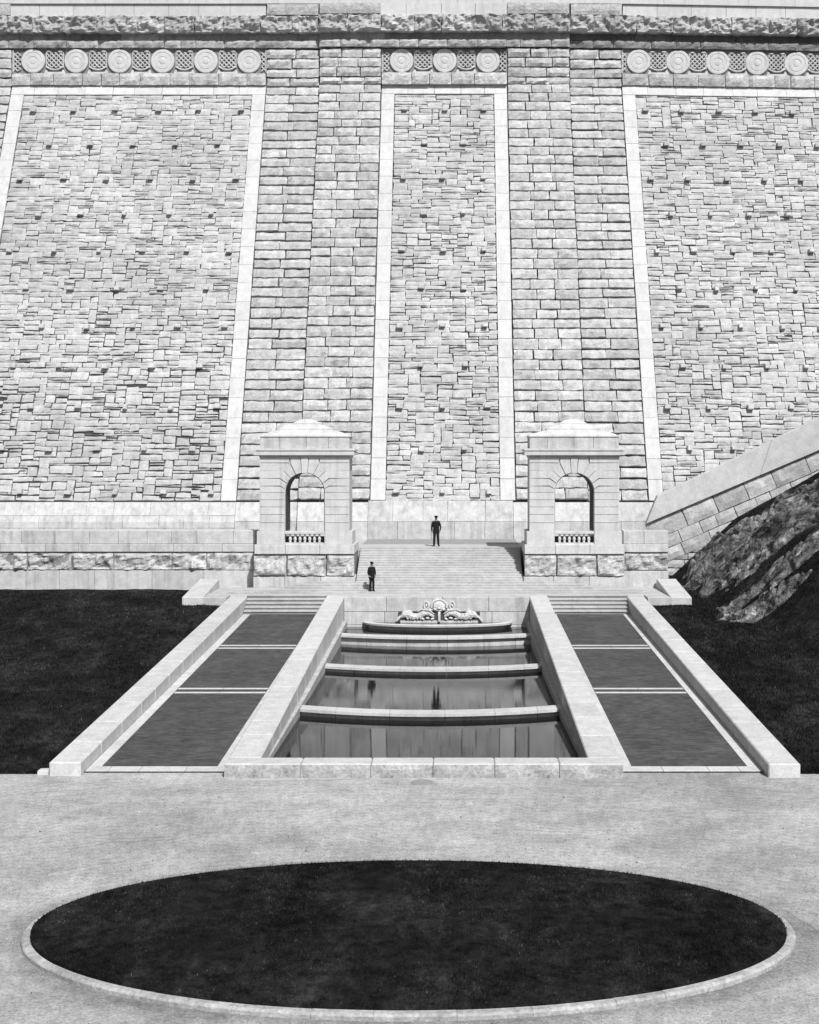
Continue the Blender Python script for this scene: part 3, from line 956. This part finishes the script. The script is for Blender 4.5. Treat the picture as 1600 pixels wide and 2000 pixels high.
# ------------------------------------------------------------------ walks
def zw(y): return .06 + .037 * (y - 39.4)
for s in (-1, 1):
    mb = MB(270)
    a, b = sorted((s * 5.74, s * 9.94))
    n = 12
    ys = list(np.linspace(38.87, 68.4, n + 1))
    for y0, y1 in zip(ys[:-1], ys[1:]):
        mb.add([(a, y0, zw(y0)), (b, y0, zw(y0)), (b, y1, zw(y1)), (a, y1, zw(y1))], [(0, 1, 2, 3)])
    struct(mb.build("walk", M_asphalt, fix=False))
    # stone borders and bands, laid as slabs just proud of the asphalt
    mb = MB(271 + s)
    def slab(x0, x1, y0, y1, up=.008, low=-.1):
        g_ = .006
        mb.hexa([(x0 + g_, y0 + g_, zw(y0) + low), (x1 - g_, y0 + g_, zw(y0) + low), (x1 - g_, y1 - g_, zw(y1) + low), (x0 + g_, y1 - g_, zw(y1) + low),
                 (x0 + g_, y0 + g_, zw(y0) + up), (x1 - g_, y0 + g_, zw(y0) + up), (x1 - g_, y1 - g_, zw(y1) + up), (x0 + g_, y1 - g_, zw(y1) + up)], mb.tone(.06))
    ys = list(np.linspace(39.42, 68.3, 16))
    for y0, y1 in zip(ys[:-1], ys[1:]):
        for (q0, q1) in ((9.56, 9.925), (5.755, 6.14)):
            c0, c1 = sorted((s * q0, s * q1)); slab(c0, c1, y0, y1)
    for (y0, y1) in ((49.5, 49.72), (50.2, 50.42), (58.6, 58.84), (59.26, 59.5)):
        for k in range(2):
            c0, c1 = sorted((s * (6.145 + 1.70 * k), s * (6.145 + 1.70 * (k + 1)))); slab(c0, c1, y0, y1, .010)
    xs_ = [5.76, 7.0, 8.35, 9.25, 9.92]
    for q0, q1 in zip(xs_[:-1], xs_[1:]):
        c0, c1 = sorted((s * q0, s * q1)); slab(c0, c1, 38.9, 39.42, .012, -.03)
    o = mb.build("walk_border", M_wallg, None, bevel=.006)
    struct(o)

# ------------------------------------------------------------------ ground, lawns, hillside
def lawn_z(y): return .051 * (min(max(y, 38.3), 76) - 38.3)
def sm(a, b, t):
    t = min(1, max(0, (t - a) / (b - a))); return t * t * (3 - 2 * t)
def hill(x, y):
    z = lawn_z(y)
    if x > 0:
        d = x - (13.75 + (79 - y) * .085)
        if d > 0:
            h = .9 * min(d, 4) + (.55 * (d - 4) if d > 4 else 0)
            h *= 1 - .35 * math.exp(-d * 2.5)
            z += h * sm(44, 60, y)
    return z
mb = MB(1)
mb.add([(-700, -300, 0), (700, -300, 0), (700, 38.9, 0), (-700, 38.9, 0)], [(0, 1, 2, 3)])
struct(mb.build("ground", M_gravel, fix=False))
mb = MB(1)
mb.add([(-700, 38.75, -.35), (700, 38.75, -.35), (700, 900, -.35), (-700, 900, -.35)], [(0, 1, 2, 3)])
struct(mb.build("subsoil", M_lawn, fix=False))
def sheet(name, xs, ys, fz, mat):
    v = [(x, y, fz(x, y)) for y in ys for x in xs]
    W = len(xs)
    f = [(j * W + i, j * W + i + 1, (j + 1) * W + i + 1, (j + 1) * W + i) for j in range(len(ys) - 1) for i in range(W - 1)]
    mb = MB(1); mb.add(v, f)
    return struct(mb.build(name, mat, smooth=True, fix=False))
def lumps(x, y): return .05 * noise.noise(Vector((x * .6, y * .6, 2))) + .025 * noise.noise(Vector((x * 2.1, y * 2.1, 5)))
ylist = [38.7] + list(np.linspace(38.8, 76, 110))
sheet("lawn", list(np.linspace(-160, -46, 12)) + list(np.linspace(-45, -10.8, 100)), ylist, lambda x, y: lawn_z(y) + lumps(x, y) * sm(38.7, 40, y) + (.03 if y > 38.75 else -.1), M_lawn)
sheet("lawn", list(np.linspace(10.8, 32, 90)) + list(np.linspace(33, 160, 20)), [38.7] + list(np.linspace(38.8, 82, 130)), lambda x, y: hill(x, y) + lumps(x, y) * 1.2 * sm(38.7, 40, y) + (.03 if y > 38.75 else -.1), M_lawn)

def blades(name, pts, hmin, hmax, wd, seed):
    """grass: many thin upright blades"""
    rs = np.random.RandomState(seed)
    pts = np.asarray(pts); n = len(pts)
    a = rs.uniform(0, 2 * np.pi, n); h = rs.uniform(hmin, hmax, n); lean = rs.uniform(0, .7, n) * h
    la = rs.uniform(0, 2 * np.pi, n)
    dx, dy = np.cos(a) * wd, np.sin(a) * wd
    v = np.zeros((n, 3, 3))
    v[:, 0] = pts + np.stack([-dx, -dy, np.zeros(n)], 1)
    v[:, 1] = pts + np.stack([dx, dy, np.zeros(n)], 1)
    v[:, 2] = pts + np.stack([np.cos(la) * lean, np.sin(la) * lean, h], 1)
    me = bpy.data.meshes.new(name)
    me.vertices.add(3 * n); me.loops.add(3 * n); me.polygons.add(n)
    me.vertices.foreach_set("co", v.reshape(-1))
    me.loops.foreach_set("vertex_index", np.arange(3 * n, dtype=np.int32))
    me.polygons.foreach_set("loop_start", np.arange(0, 3 * n, 3, dtype=np.int32))
    me.polygons.foreach_set("loop_total", np.full(n, 3, dtype=np.int32))
    at = me.attributes.new("tone", 'FLOAT', 'FACE')
    at.data.foreach_set("value", rs.choice([.5, .9, 1.3, 2.2, 5.0], n, p=[.3, .35, .24, .1, .01]).astype(np.float32))
    me.materials.append(M_blade)
    me.update(); me.validate()
    o = bpy.data.objects.new(name, me); COL.objects.link(o)
    return o
rs = np.random.RandomState(4)
def scatter(n, x0, x1, y0, y1, fz):
    x = rs.uniform(x0, x1, n); y = rs.uniform(y0, y1, n)
    return [(a, b, fz(a, b)) for a, b in zip(x, y)]
left = scatter(70000, -30, -10.9, 38.8, 73.2, lambda x, y: lawn_z(y) + lumps(x, y) + .02)
left += scatter(5000, -24, -10.95, 38.72, 38.95, lambda x, y: .02)
o = blades("grass", left, .05, .13, .018, 5)
tag(o, "dark mown grass covering the left lawn below the retaining wall", "grass"); struct(o, "stuff")
right = [p for p in scatter(90000, 10.9, 28, 38.8, 79.2, lambda x, y: hill(x, y) + lumps(x, y) + .02) if not (p[0] < 13.3 and p[1] > 68.3)]
right += scatter(4000, 10.9, 22, 38.72, 38.95, lambda x, y: .02)
o = blades("grass", right, .05, .15, .02, 6)
tag(o, "dark grass covering the right lawn and the bank around the rocks", "grass"); struct(o, "stuff")

# ------------------------------------------------------------------ oval bed in the forecourt
OC, OA, OB = (0.0, 25.95), 7.46, 4.15
KW = .175
def oval_z(x, y):
    q = ((x - OC[0]) / (OA - KW)) ** 2 + ((y - OC[1]) / (OB - KW)) ** 2
    return .175 + .15 * max(0, 1 - q)
mb = MB(280)
rings, seg = 14, 120
v = [(OC[0], OC[1], oval_z(*OC))]
f = []
for j in range(1, rings + 1):
    for i in range(seg):
        a = 2 * math.pi * i / seg; k = j / rings
        x, y = OC[0] + (OA - KW) * k * math.cos(a), OC[1] + (OB - KW) * k * math.sin(a)
        v.append((x, y, oval_z(x, y) + lumps(x, y) * .6 * (j < rings)))
for i in range(seg): f.append((0, 1 + i, 1 + (i + 1) % seg))
for j in range(1, rings):
    for i in range(seg):
        a = 1 + (j - 1) * seg + i; b = 1 + (j - 1) * seg + (i + 1) % seg
        f.append((a, a + seg, b + seg, b))
for i in range(seg):
    x, y, z = v[1 + (rings - 1) * seg + i]
    v.append((x, y, 0))
for i in range(seg):
    a = 1 + (rings - 1) * seg + i; b = 1 + (rings - 1) * seg + (i + 1) % seg
    f.append((a, a + seg, b + seg, b))
mb.add(v, f)
struct(mb.build("oval_lawn", M_lawn, smooth=False))
pts = []
while len(pts) < 60000:
    a = rs.uniform(0, 2 * math.pi); k = math.sqrt(rs.uniform(0, 1)) * 1.002
    x, y = OC[0] + (OA - KW) * k * math.cos(a), OC[1] + (OB - KW) * k * math.sin(a)
    pts.append((x, y, oval_z(x, y) - .01))
o = blades("grass", pts, .02, .06, .011, 7)
tag(o, "very dark mown grass filling the oval bed in the gravel forecourt", "grass"); struct(o, "stuff")
# kerb stones round it
mb = MB(281)
n = 64
a = 0.0
ang = [2 * math.pi * i / 640 for i in range(641)]
cum = [0]
for i in range(640):
    cum.append(cum[-1] + math.hypot(OA * (math.cos(ang[i + 1]) - math.cos(ang[i])), OB * (math.sin(ang[i + 1]) - math.sin(ang[i]))))
def at_len(s):
    s %= cum[-1]
    i = max(0, np.searchsorted(cum, s) - 1)
    return ang[i] + (ang[i + 1] - ang[i]) * (s - cum[i]) / (cum[i + 1] - cum[i])
s_ = 0; stones_ = []
while s_ < cum[-1] - .1:
    L_ = mb.r.uniform(.9, 1.6)
    if s_ + L_ > cum[-1] - .7: L_ = cum[-1] - s_
    stones_.append((s_, s_ + L_)); s_ += L_
for (s0, s1) in stones_:
    m_ = 8; t = mb.tone(.06); lift = mb.r.uniform(-.005, .005)
    vv, ff = [], []
    cs = [(0.0, -.1), (0.005, .07), (-.012, .098), (-.04, .11), (-KW + .02, .115), (-KW, .10), (-KW, -.1)]
    for i in range(m_ + 1):
        th_ = at_len(s0 + .003 + (s1 - s0 - .006) * i / m_)
        nx, ny = math.cos(th_) / OA, math.sin(th_) / OB
        l_ = math.hypot(nx, ny); nx /= l_; ny /= l_
        bx, by = OC[0] + OA * math.cos(th_), OC[1] + OB * math.sin(th_)
        for (off, z) in cs:
            w_ = .014 * noise.noise(Vector((bx * 4, by * 4, z * 9 + off * 5)))
            vv.append((bx + nx * (off + w_), by + ny * (off + w_), z + lift + (w_ * .6 if z > 0 else 0)))
    q = len(cs)
    for i in range(m_):
        for k in range(q - 1): ff.append((i * q + k, i * q + k + 1, (i + 1) * q + k + 1, (i + 1) * q + k))
    ff.append(tuple(range(q))); ff.append(tuple(range(m_ * q, (m_ + 1) * q)))
    mb.add(vv, ff, t)
tag(mb.build("oval_kerb", M_kerb, None), "low pale stone kerb ring round the oval grass bed", "kerb")

# loose stones on the gravel
def pebbles(n):
    rs_ = np.random.RandomState(9)
    x = rs_.uniform(-14, 14, n); y = rs_.uniform(20, 38.2, n)
    keep = ((x - OC[0]) / (OA + .1)) ** 2 + ((y - OC[1]) / (OB + .1)) ** 2 > 1
    x, y = x[keep], y[keep]; n = len(x)
    r_ = rs_.uniform(.008, .022, n) * np.where(rs_.uniform(0, 1, n) > .97, 1.8, 1)
    a = rs_.uniform(0, 6.28, n)
    v = np.zeros((n, 4, 3))
    for k in range(3):
        v[:, k] = np.stack([x + r_ * np.cos(a + 2.1 * k), y + r_ * np.sin(a + 2.1 * k), np.full(n, -.004)], 1)
    v[:, 3] = np.stack([x + r_ * .3, y, r_ * .9], 1)
    mb = MB(1)
    mb.v = [tuple(p) for p in v.reshape(-1, 3)]
    for i in range(n):
        mb.f += [(4 * i, 4 * i + 1, 4 * i + 3), (4 * i + 1, 4 * i + 2, 4 * i + 3), (4 * i + 2, 4 * i, 4 * i + 3)]
        mb.t += [float(rs_.choice([.25, .5, .8, 1.1]))] * 3
    o = mb.build("loose_gravel", M_kerb, fix=False)
    tag(o, "loose small stones strewn over the pale gravel forecourt", "gravel"); struct(o, "stuff")
pebbles(14000)
# drain cover and a loose edging stone
mb = MB(282)
mb.lathe([(.33, -.02), (.33, .010), (.27, .012), (.268, .004), (.25, .004), (.248, .012), (.01, .012)], (-.03, 37.75, 0), 28)
tag(mb.build("drain_cover", M_iron, None), "flat round drain cover in the gravel in front of the pool", "cover")
mb = MB(283)
mb.hexa([(-11.25, 38.62, -.05), (-10.9, 38.62, -.05), (-10.9, 38.95, -.05), (-11.25, 38.95, -.05), (-11.22, 38.64, .13), (-10.9, 38.64, .14), (-10.9, 38.92, .14), (-11.22, 38.92, .13)])
tag(mb.build("edging_stone", M_wallg, None, bevel=.02), "small pale stone block at the front corner of the left lawn", "stone")

# ------------------------------------------------------------------ ramp wall on the right
ramp = thing("ramp_wall", "sloping masonry wall with a smooth pale parapet climbing to the right across the dam", "wall")
SL = math.atan(.425)
cs_, sn = math.cos(SL), math.sin(SL)
def RM(u, v, d): return (12.75 + u * cs_ - v * sn, 79.5 - d, 5.38 + u * sn + v * cs_)
mb = MB(300)
u = 0.0
def P(uu, v, y): x, _, z = RM(uu, v, 0); return (x, y, z)
def top(x): return 6.89 + .484 * (x - 13.0)
def low(x): return 5.49 + .425 * (x - 13.0)
xa = 0.0
while xa < 20:
    L_ = mb.r.uniform(5.0, 8.0)
    q0, q1 = 12.32 + xa + .004, 12.32 + xa + L_ - .004
    e_ = .68
    t = mb.tone(.03)
    mb.hexa([(q0, 79.22, low(q0)), (q1, 79.22, low(q1)), (q1, 79.8, low(q1)), (q0, 79.8, low(q0)), (q0 + e_, 79.22, top(q0 + e_)), (q1 + e_, 79.22, top(q1 + e_)), (q1 + e_, 79.8, top(q1 + e_)), (q0 + e_, 79.8, top(q0 + e_))], t)
    xa += L_
mb.build("parapet", M_wallg, ramp, bevel=.03)
mb = MB(301)
rects = courses(mb.r, -.5, 22, -1.10, -.02, 1.08, 0, 2.1, .25) + courses(mb.r, -.3, 22, -1.85, -1.10, .75, 0, 1.25, .3) + courses(mb.r, -.1, 22, -2.6, -1.85, .75, 0, 1.3, .3) + courses(mb.r, 2.4, 22, -3.4, -2.6, .8, 0, 1.3, .3)
masonry(mb, rects, RM, .05, .05, .10, .06, .3, .03, .45, (.82, 1.08), .03, -.15)
mb.build("sloping_masonry", M_pier, ramp)
mb = MB(302)
def RV(u, v, d): return (u, 79.55 - d, v)
masonry(mb, [q for q in courses(mb.r, 12.0, 17.2, 1.0, 5.4, .5, .2, 1.1, .35) if q[3] < 3.6 + (q[0] - 12.75) * .4], RV, .06, .05, .06, .06, .25, .04, .45, (.72, 1.0), .03, -.15)
mb.build("rubble_footing", M_pier, ramp)
mb = MB(303)
mb.add([P(0.1, 0.02, 79.62), P(22, 0.02, 79.62), P(22, .02, 80.4), P(0.1, .02, 80.4), (12.78, 79.62, .5), (33, 79.62, .5), (33, 80.4, .5), (12.78, 80.4, .5)], [(0, 1, 2, 3), (0, 4, 5, 1), (1, 5, 6, 2), (2, 6, 7, 3), (3, 7, 4, 0), (4, 7, 6, 5)])
mb.build("core", M_mortar, ramp)
mb = MB(304)
for k in range(5, 44):
    a, b = RM(k * .5, .5, 0), RM(k * .5 + .5, .5, 0)
    mb.box(a[0], b[0], 80.5, 83.2 + a[2] * .1, a[2] - 1.4, b[2], mb.tone())
mb.build("ramp_step", M_step, ramp)

# ------------------------------------------------------------------ rocks on the bank
def rock(label, x0, x1, y0, y1, amp, seed, shape):
    st_ = .055
    nx, ny = int((x1 - x0) / st_), int((y1 - y0) / st_)
    v, f = [], []
    for j in range(ny + 1):
        for i in range(nx + 1):
            x, y = x0 + (x1 - x0) * i / nx, y0 + (y1 - y0) * j / ny
            m_ = shape(x, y) + .55 * noise.noise(Vector((x * .55, y * .9, seed))) + .25 * noise.noise(Vector((x * 1.6, y * 2.2, seed + 4)))
            k = sm(-.12, .45, m_)
            P3 = Vector((x * .22, y * .95 + .18 * x, seed + 1))
            strat = noise.noise(P3 * 1.4) * 1.3 + .5 * noise.noise(P3 * 3.1)
            fine = noise.fractal(Vector((x * 1.1, y * 2.6, seed + 3)), 1.0, 2.1, 5)
            ter = math.floor(strat * 3.0 + fine * .25) / 3.0
            cr1 = max(0, 1 - abs(noise.noise(P3 * 2.2 + Vector((7, 3, 1)))) / .07)
            cr2 = max(0, 1 - abs(noise.noise(Vector((x * .8 - y * .35, y * .5, seed + 9)))) / .05)
            z = hill(x, y) - .35 + k * (amp * (.70 + .62 * ter) + .11 * fine - .45 * cr1 - .30 * cr2)
            v.append((x + .1 * fine * k, y - (.25 * strat + .15 * fine) * k, z))
    W = nx + 1
    f = [(j * W + i, j * W + i + 1, (j + 1) * W + i + 1, (j + 1) * W + i) for j in range(ny) for i in range(nx)]
    mb = MB(seed); mb.add(v, f)
    tag(mb.build("rock_outcrop", M_rock, None, smooth=False, fix=False), label, "rock", "rocks on the grassy bank")
def el(cx_, cy_, rx, ry): return lambda x, y: 1 - ((x - cx_) / rx) ** 2 - ((y - cy_) / ry) ** 2
def shapeA(x, y):
    a = el(16.0, 74.2, 2.4, 4.4)(x, y); b = el(18.0, 70.9, 4.4, 2.2)(x, y); c_ = el(20.8, 74.2, 2.8, 3.6)(x, y)
    return max(a, b, c_)
rock("large dark layered rock outcrop on the bank just below the ramp wall", 13.2, 23, 67.8, 78.6, 1.25, 11, shapeA)
rock("smaller dark rock outcrop lower on the bank with a pale broken top", 13.2, 20, 61.2, 68.6, 1.0, 31, lambda x, y: max(el(16.0, 64.9, 2.4, 2.7)(x, y), el(17.6, 66.0, 2.2, 1.8)(x, y)))

# ------------------------------------------------------------------ people
def person(loc, H, rot, pose, label):
    root = thing("person", label, "person")
    root.location = loc; root.rotation_euler = (0, 0, rot)
    V, E, Rd = [], [], []
    def add(p, r_, parent=None):
        V.append(tuple(c * H for c in p)); Rd.append(r_ if isinstance(r_, tuple) else (r_, r_))
        if parent is not None: E.append((parent, len(V) - 1))
        return len(V) - 1
    pel = add((0, 0, .52), (.088, .062))
    sp = add((0, -.005, .60), (.082, .058), pel)
    ch = add((0, 0, .71), (.095, .066), sp)
    nb = add((0, .008, .805), (.060, .045), ch)
    nk = add((0, .005, .855), (.030, .032), nb)
    hd = add((0, -.004, .905), (.040, .050), nk)
    ht = add((0, .002, .962), (.036, .044), hd)
    add((0, -.056, .903), .009, hd)                       # nose
    add((.044, .004, .905), .010, hd); add((-.044, .004, .905), .010, hd)   # ears
    for s in (-1, 1):
        P_ = pose[s]
        sh = add((s * .095, .004, .795), .044, nb)
        elb = add(P_['elbow'], .030, sh)
        wr = add(P_['wrist'], .021, elb)
        w_, h_ = Vector(P_['wrist']), Vector(P_['hand'])
        pm = add(tuple(h_), (.022, .014), wr)
        d = (h_ - w_).normalized()
        for k in range(4):
            o_ = Vector((0, (k - 1.5) * .011, 0))
            ln = (.034, .042, .040, .030)[k]
            f1 = add(tuple(h_ + o_ + d * .018), .0065, pm)
            f2 = add(tuple(h_ + o_ + d * (.018 + ln * .55) + Vector((-s * .006, 0, 0))), .006, f1)
            add(tuple(h_ + o_ + d * (.018 + ln) + Vector((-s * .018, 0, 0))), .005, f2)
        t1 = add(tuple(h_ + Vector((-s * .006, -.024, .004))), .007, pm)
        add(tuple(h_ + Vector((-s * .010, -.032, -.018))), .006, t1)
        hp = add((s * .045, 0, .49), .054, pel)
        kn = add(P_['knee'], .046, hp)
        an = add(P_['ankle'], .038, kn)
        add(P_['toe'], (.026, .017), an)
    me = bpy.data.meshes.new("body")
    me.from_pydata(V, E, [])
    o = bpy.data.objects.new("body", me); COL.objects.link(o)
    sk = o.modifiers.new("skin", 'SKIN'); sk.use_smooth_shade = True
    for i, d_ in enumerate(me.skin_vertices[0].data):
        d_.radius = (Rd[i][0] * H, Rd[i][1] * H)
        d_.use_root = (i == 0)
    su = o.modifiers.new("subdiv", 'SUBSURF'); su.levels = 1; su.render_levels = 1
    dg = bpy.context.evaluated_depsgraph_get()
    nm = bpy.data.meshes.new_from_object(o.evaluated_get(dg))
    bpy.data.objects.remove(o)
    nm.name = "body"
    nm.materials.clear()
    for m_ in (M_suit, M_skin, M_shoe): nm.materials.append(m_)
    hands = [Vector(pose[s]['hand']) * H for s in (-1, 1)]
    for p in nm.polygons:
        c_ = p.center
        p.use_smooth = True
        if c_.z > .835 * H or min((c_ - h_).length for h_ in hands) < .055 * H: p.material_index = 1
        elif c_.z < .055 * H: p.material_index = 2
        else: p.material_index = 0
    b = bpy.data.objects.new("body", nm); COL.objects.link(b); b.parent = root
    # jacket skirt and collar
    mb = MB(3)
    def ring(z, rx, ry): return [(rx * H * math.cos(2 * math.pi * k / 18), ry * H * math.sin(2 * math.pi * k / 18), z * H) for k in range(18)]
    lv = [(.435, .106, .080), (.50, .106, .079), (.58, .098, .072), (.66, .103, .074), (.74, .108, .075), (.80, .085, .060), (.825, .045, .042)]
    vv, ff = [], []
    for z, a_, b_ in lv: vv += ring(z, a_, b_)
    for j in range(len(lv) - 1):
        for k in range(18): ff.append((j * 18 + k, j * 18 + (k + 1) % 18, (j + 1) * 18 + (k + 1) % 18, (j + 1) * 18 + k))
    mb.add(vv, ff)
    mb.build("jacket", M_suit, root, smooth=True)
    mb = MB(4)
    mb.lathe([(.050 * H, .945 * H), (.052 * H, .965 * H), (.064 * H, .985 * H), (.058 * H, 1.0 * H), (.01, 1.008 * H)], (0, .002 * H, 0), 16)
    mb.hexa([(-.045 * H, -.085 * H, .938 * H), (.045 * H, -.085 * H, .938 * H), (.048 * H, -.03 * H, .946 * H), (-.048 * H, -.03 * H, .946 * H), (-.045 * H, -.085 * H, .944 * H), (.045 * H, -.085 * H, .944 * H), (.048 * H, -.03 * H, .954 * H), (-.048 * H, -.03 * H, .954 * H)])
    mb.build("cap", M_suit, root)
    return root
stand = {-1: dict(elbow=(-.137, .02, .63), wrist=(-.132, -.012, .495), hand=(-.128, -.022, .455), knee=(-.058, -.008, .28), ankle=(-.066, .012, .045), toe=(-.095, -.065, .020)),
         1: dict(elbow=(.150, .03, .635), wrist=(.125, -.02, .495), hand=(.118, -.03, .458), knee=(.062, -.006, .28), ankle=(.075, .012, .045), toe=(.112, -.06, .020))}
person((-.14, 76.4, 4.06), 1.76, R(4), stand, "man in dark suit and peaked cap standing at the top of the staircase")
lean = {-1: dict(elbow=(-.132, .02, .635), wrist=(-.115, -.05, .515), hand=(-.095, -.07, .50), knee=(-.05, -.012, .28), ankle=(-.052, .015, .045), toe=(-.06, -.072, .020)),
        1: dict(elbow=(.150, .03, .64), wrist=(.122, -.035, .515), hand=(.100, -.055, .49), knee=(.055, -.02, .28), ankle=(.062, -.005, .045), toe=(.075, -.085, .020))}
person((-3.5, 70.9, 2.04), 1.58, R(32), lean, "man in dark suit and cap standing at the foot of the staircase, arms bent")
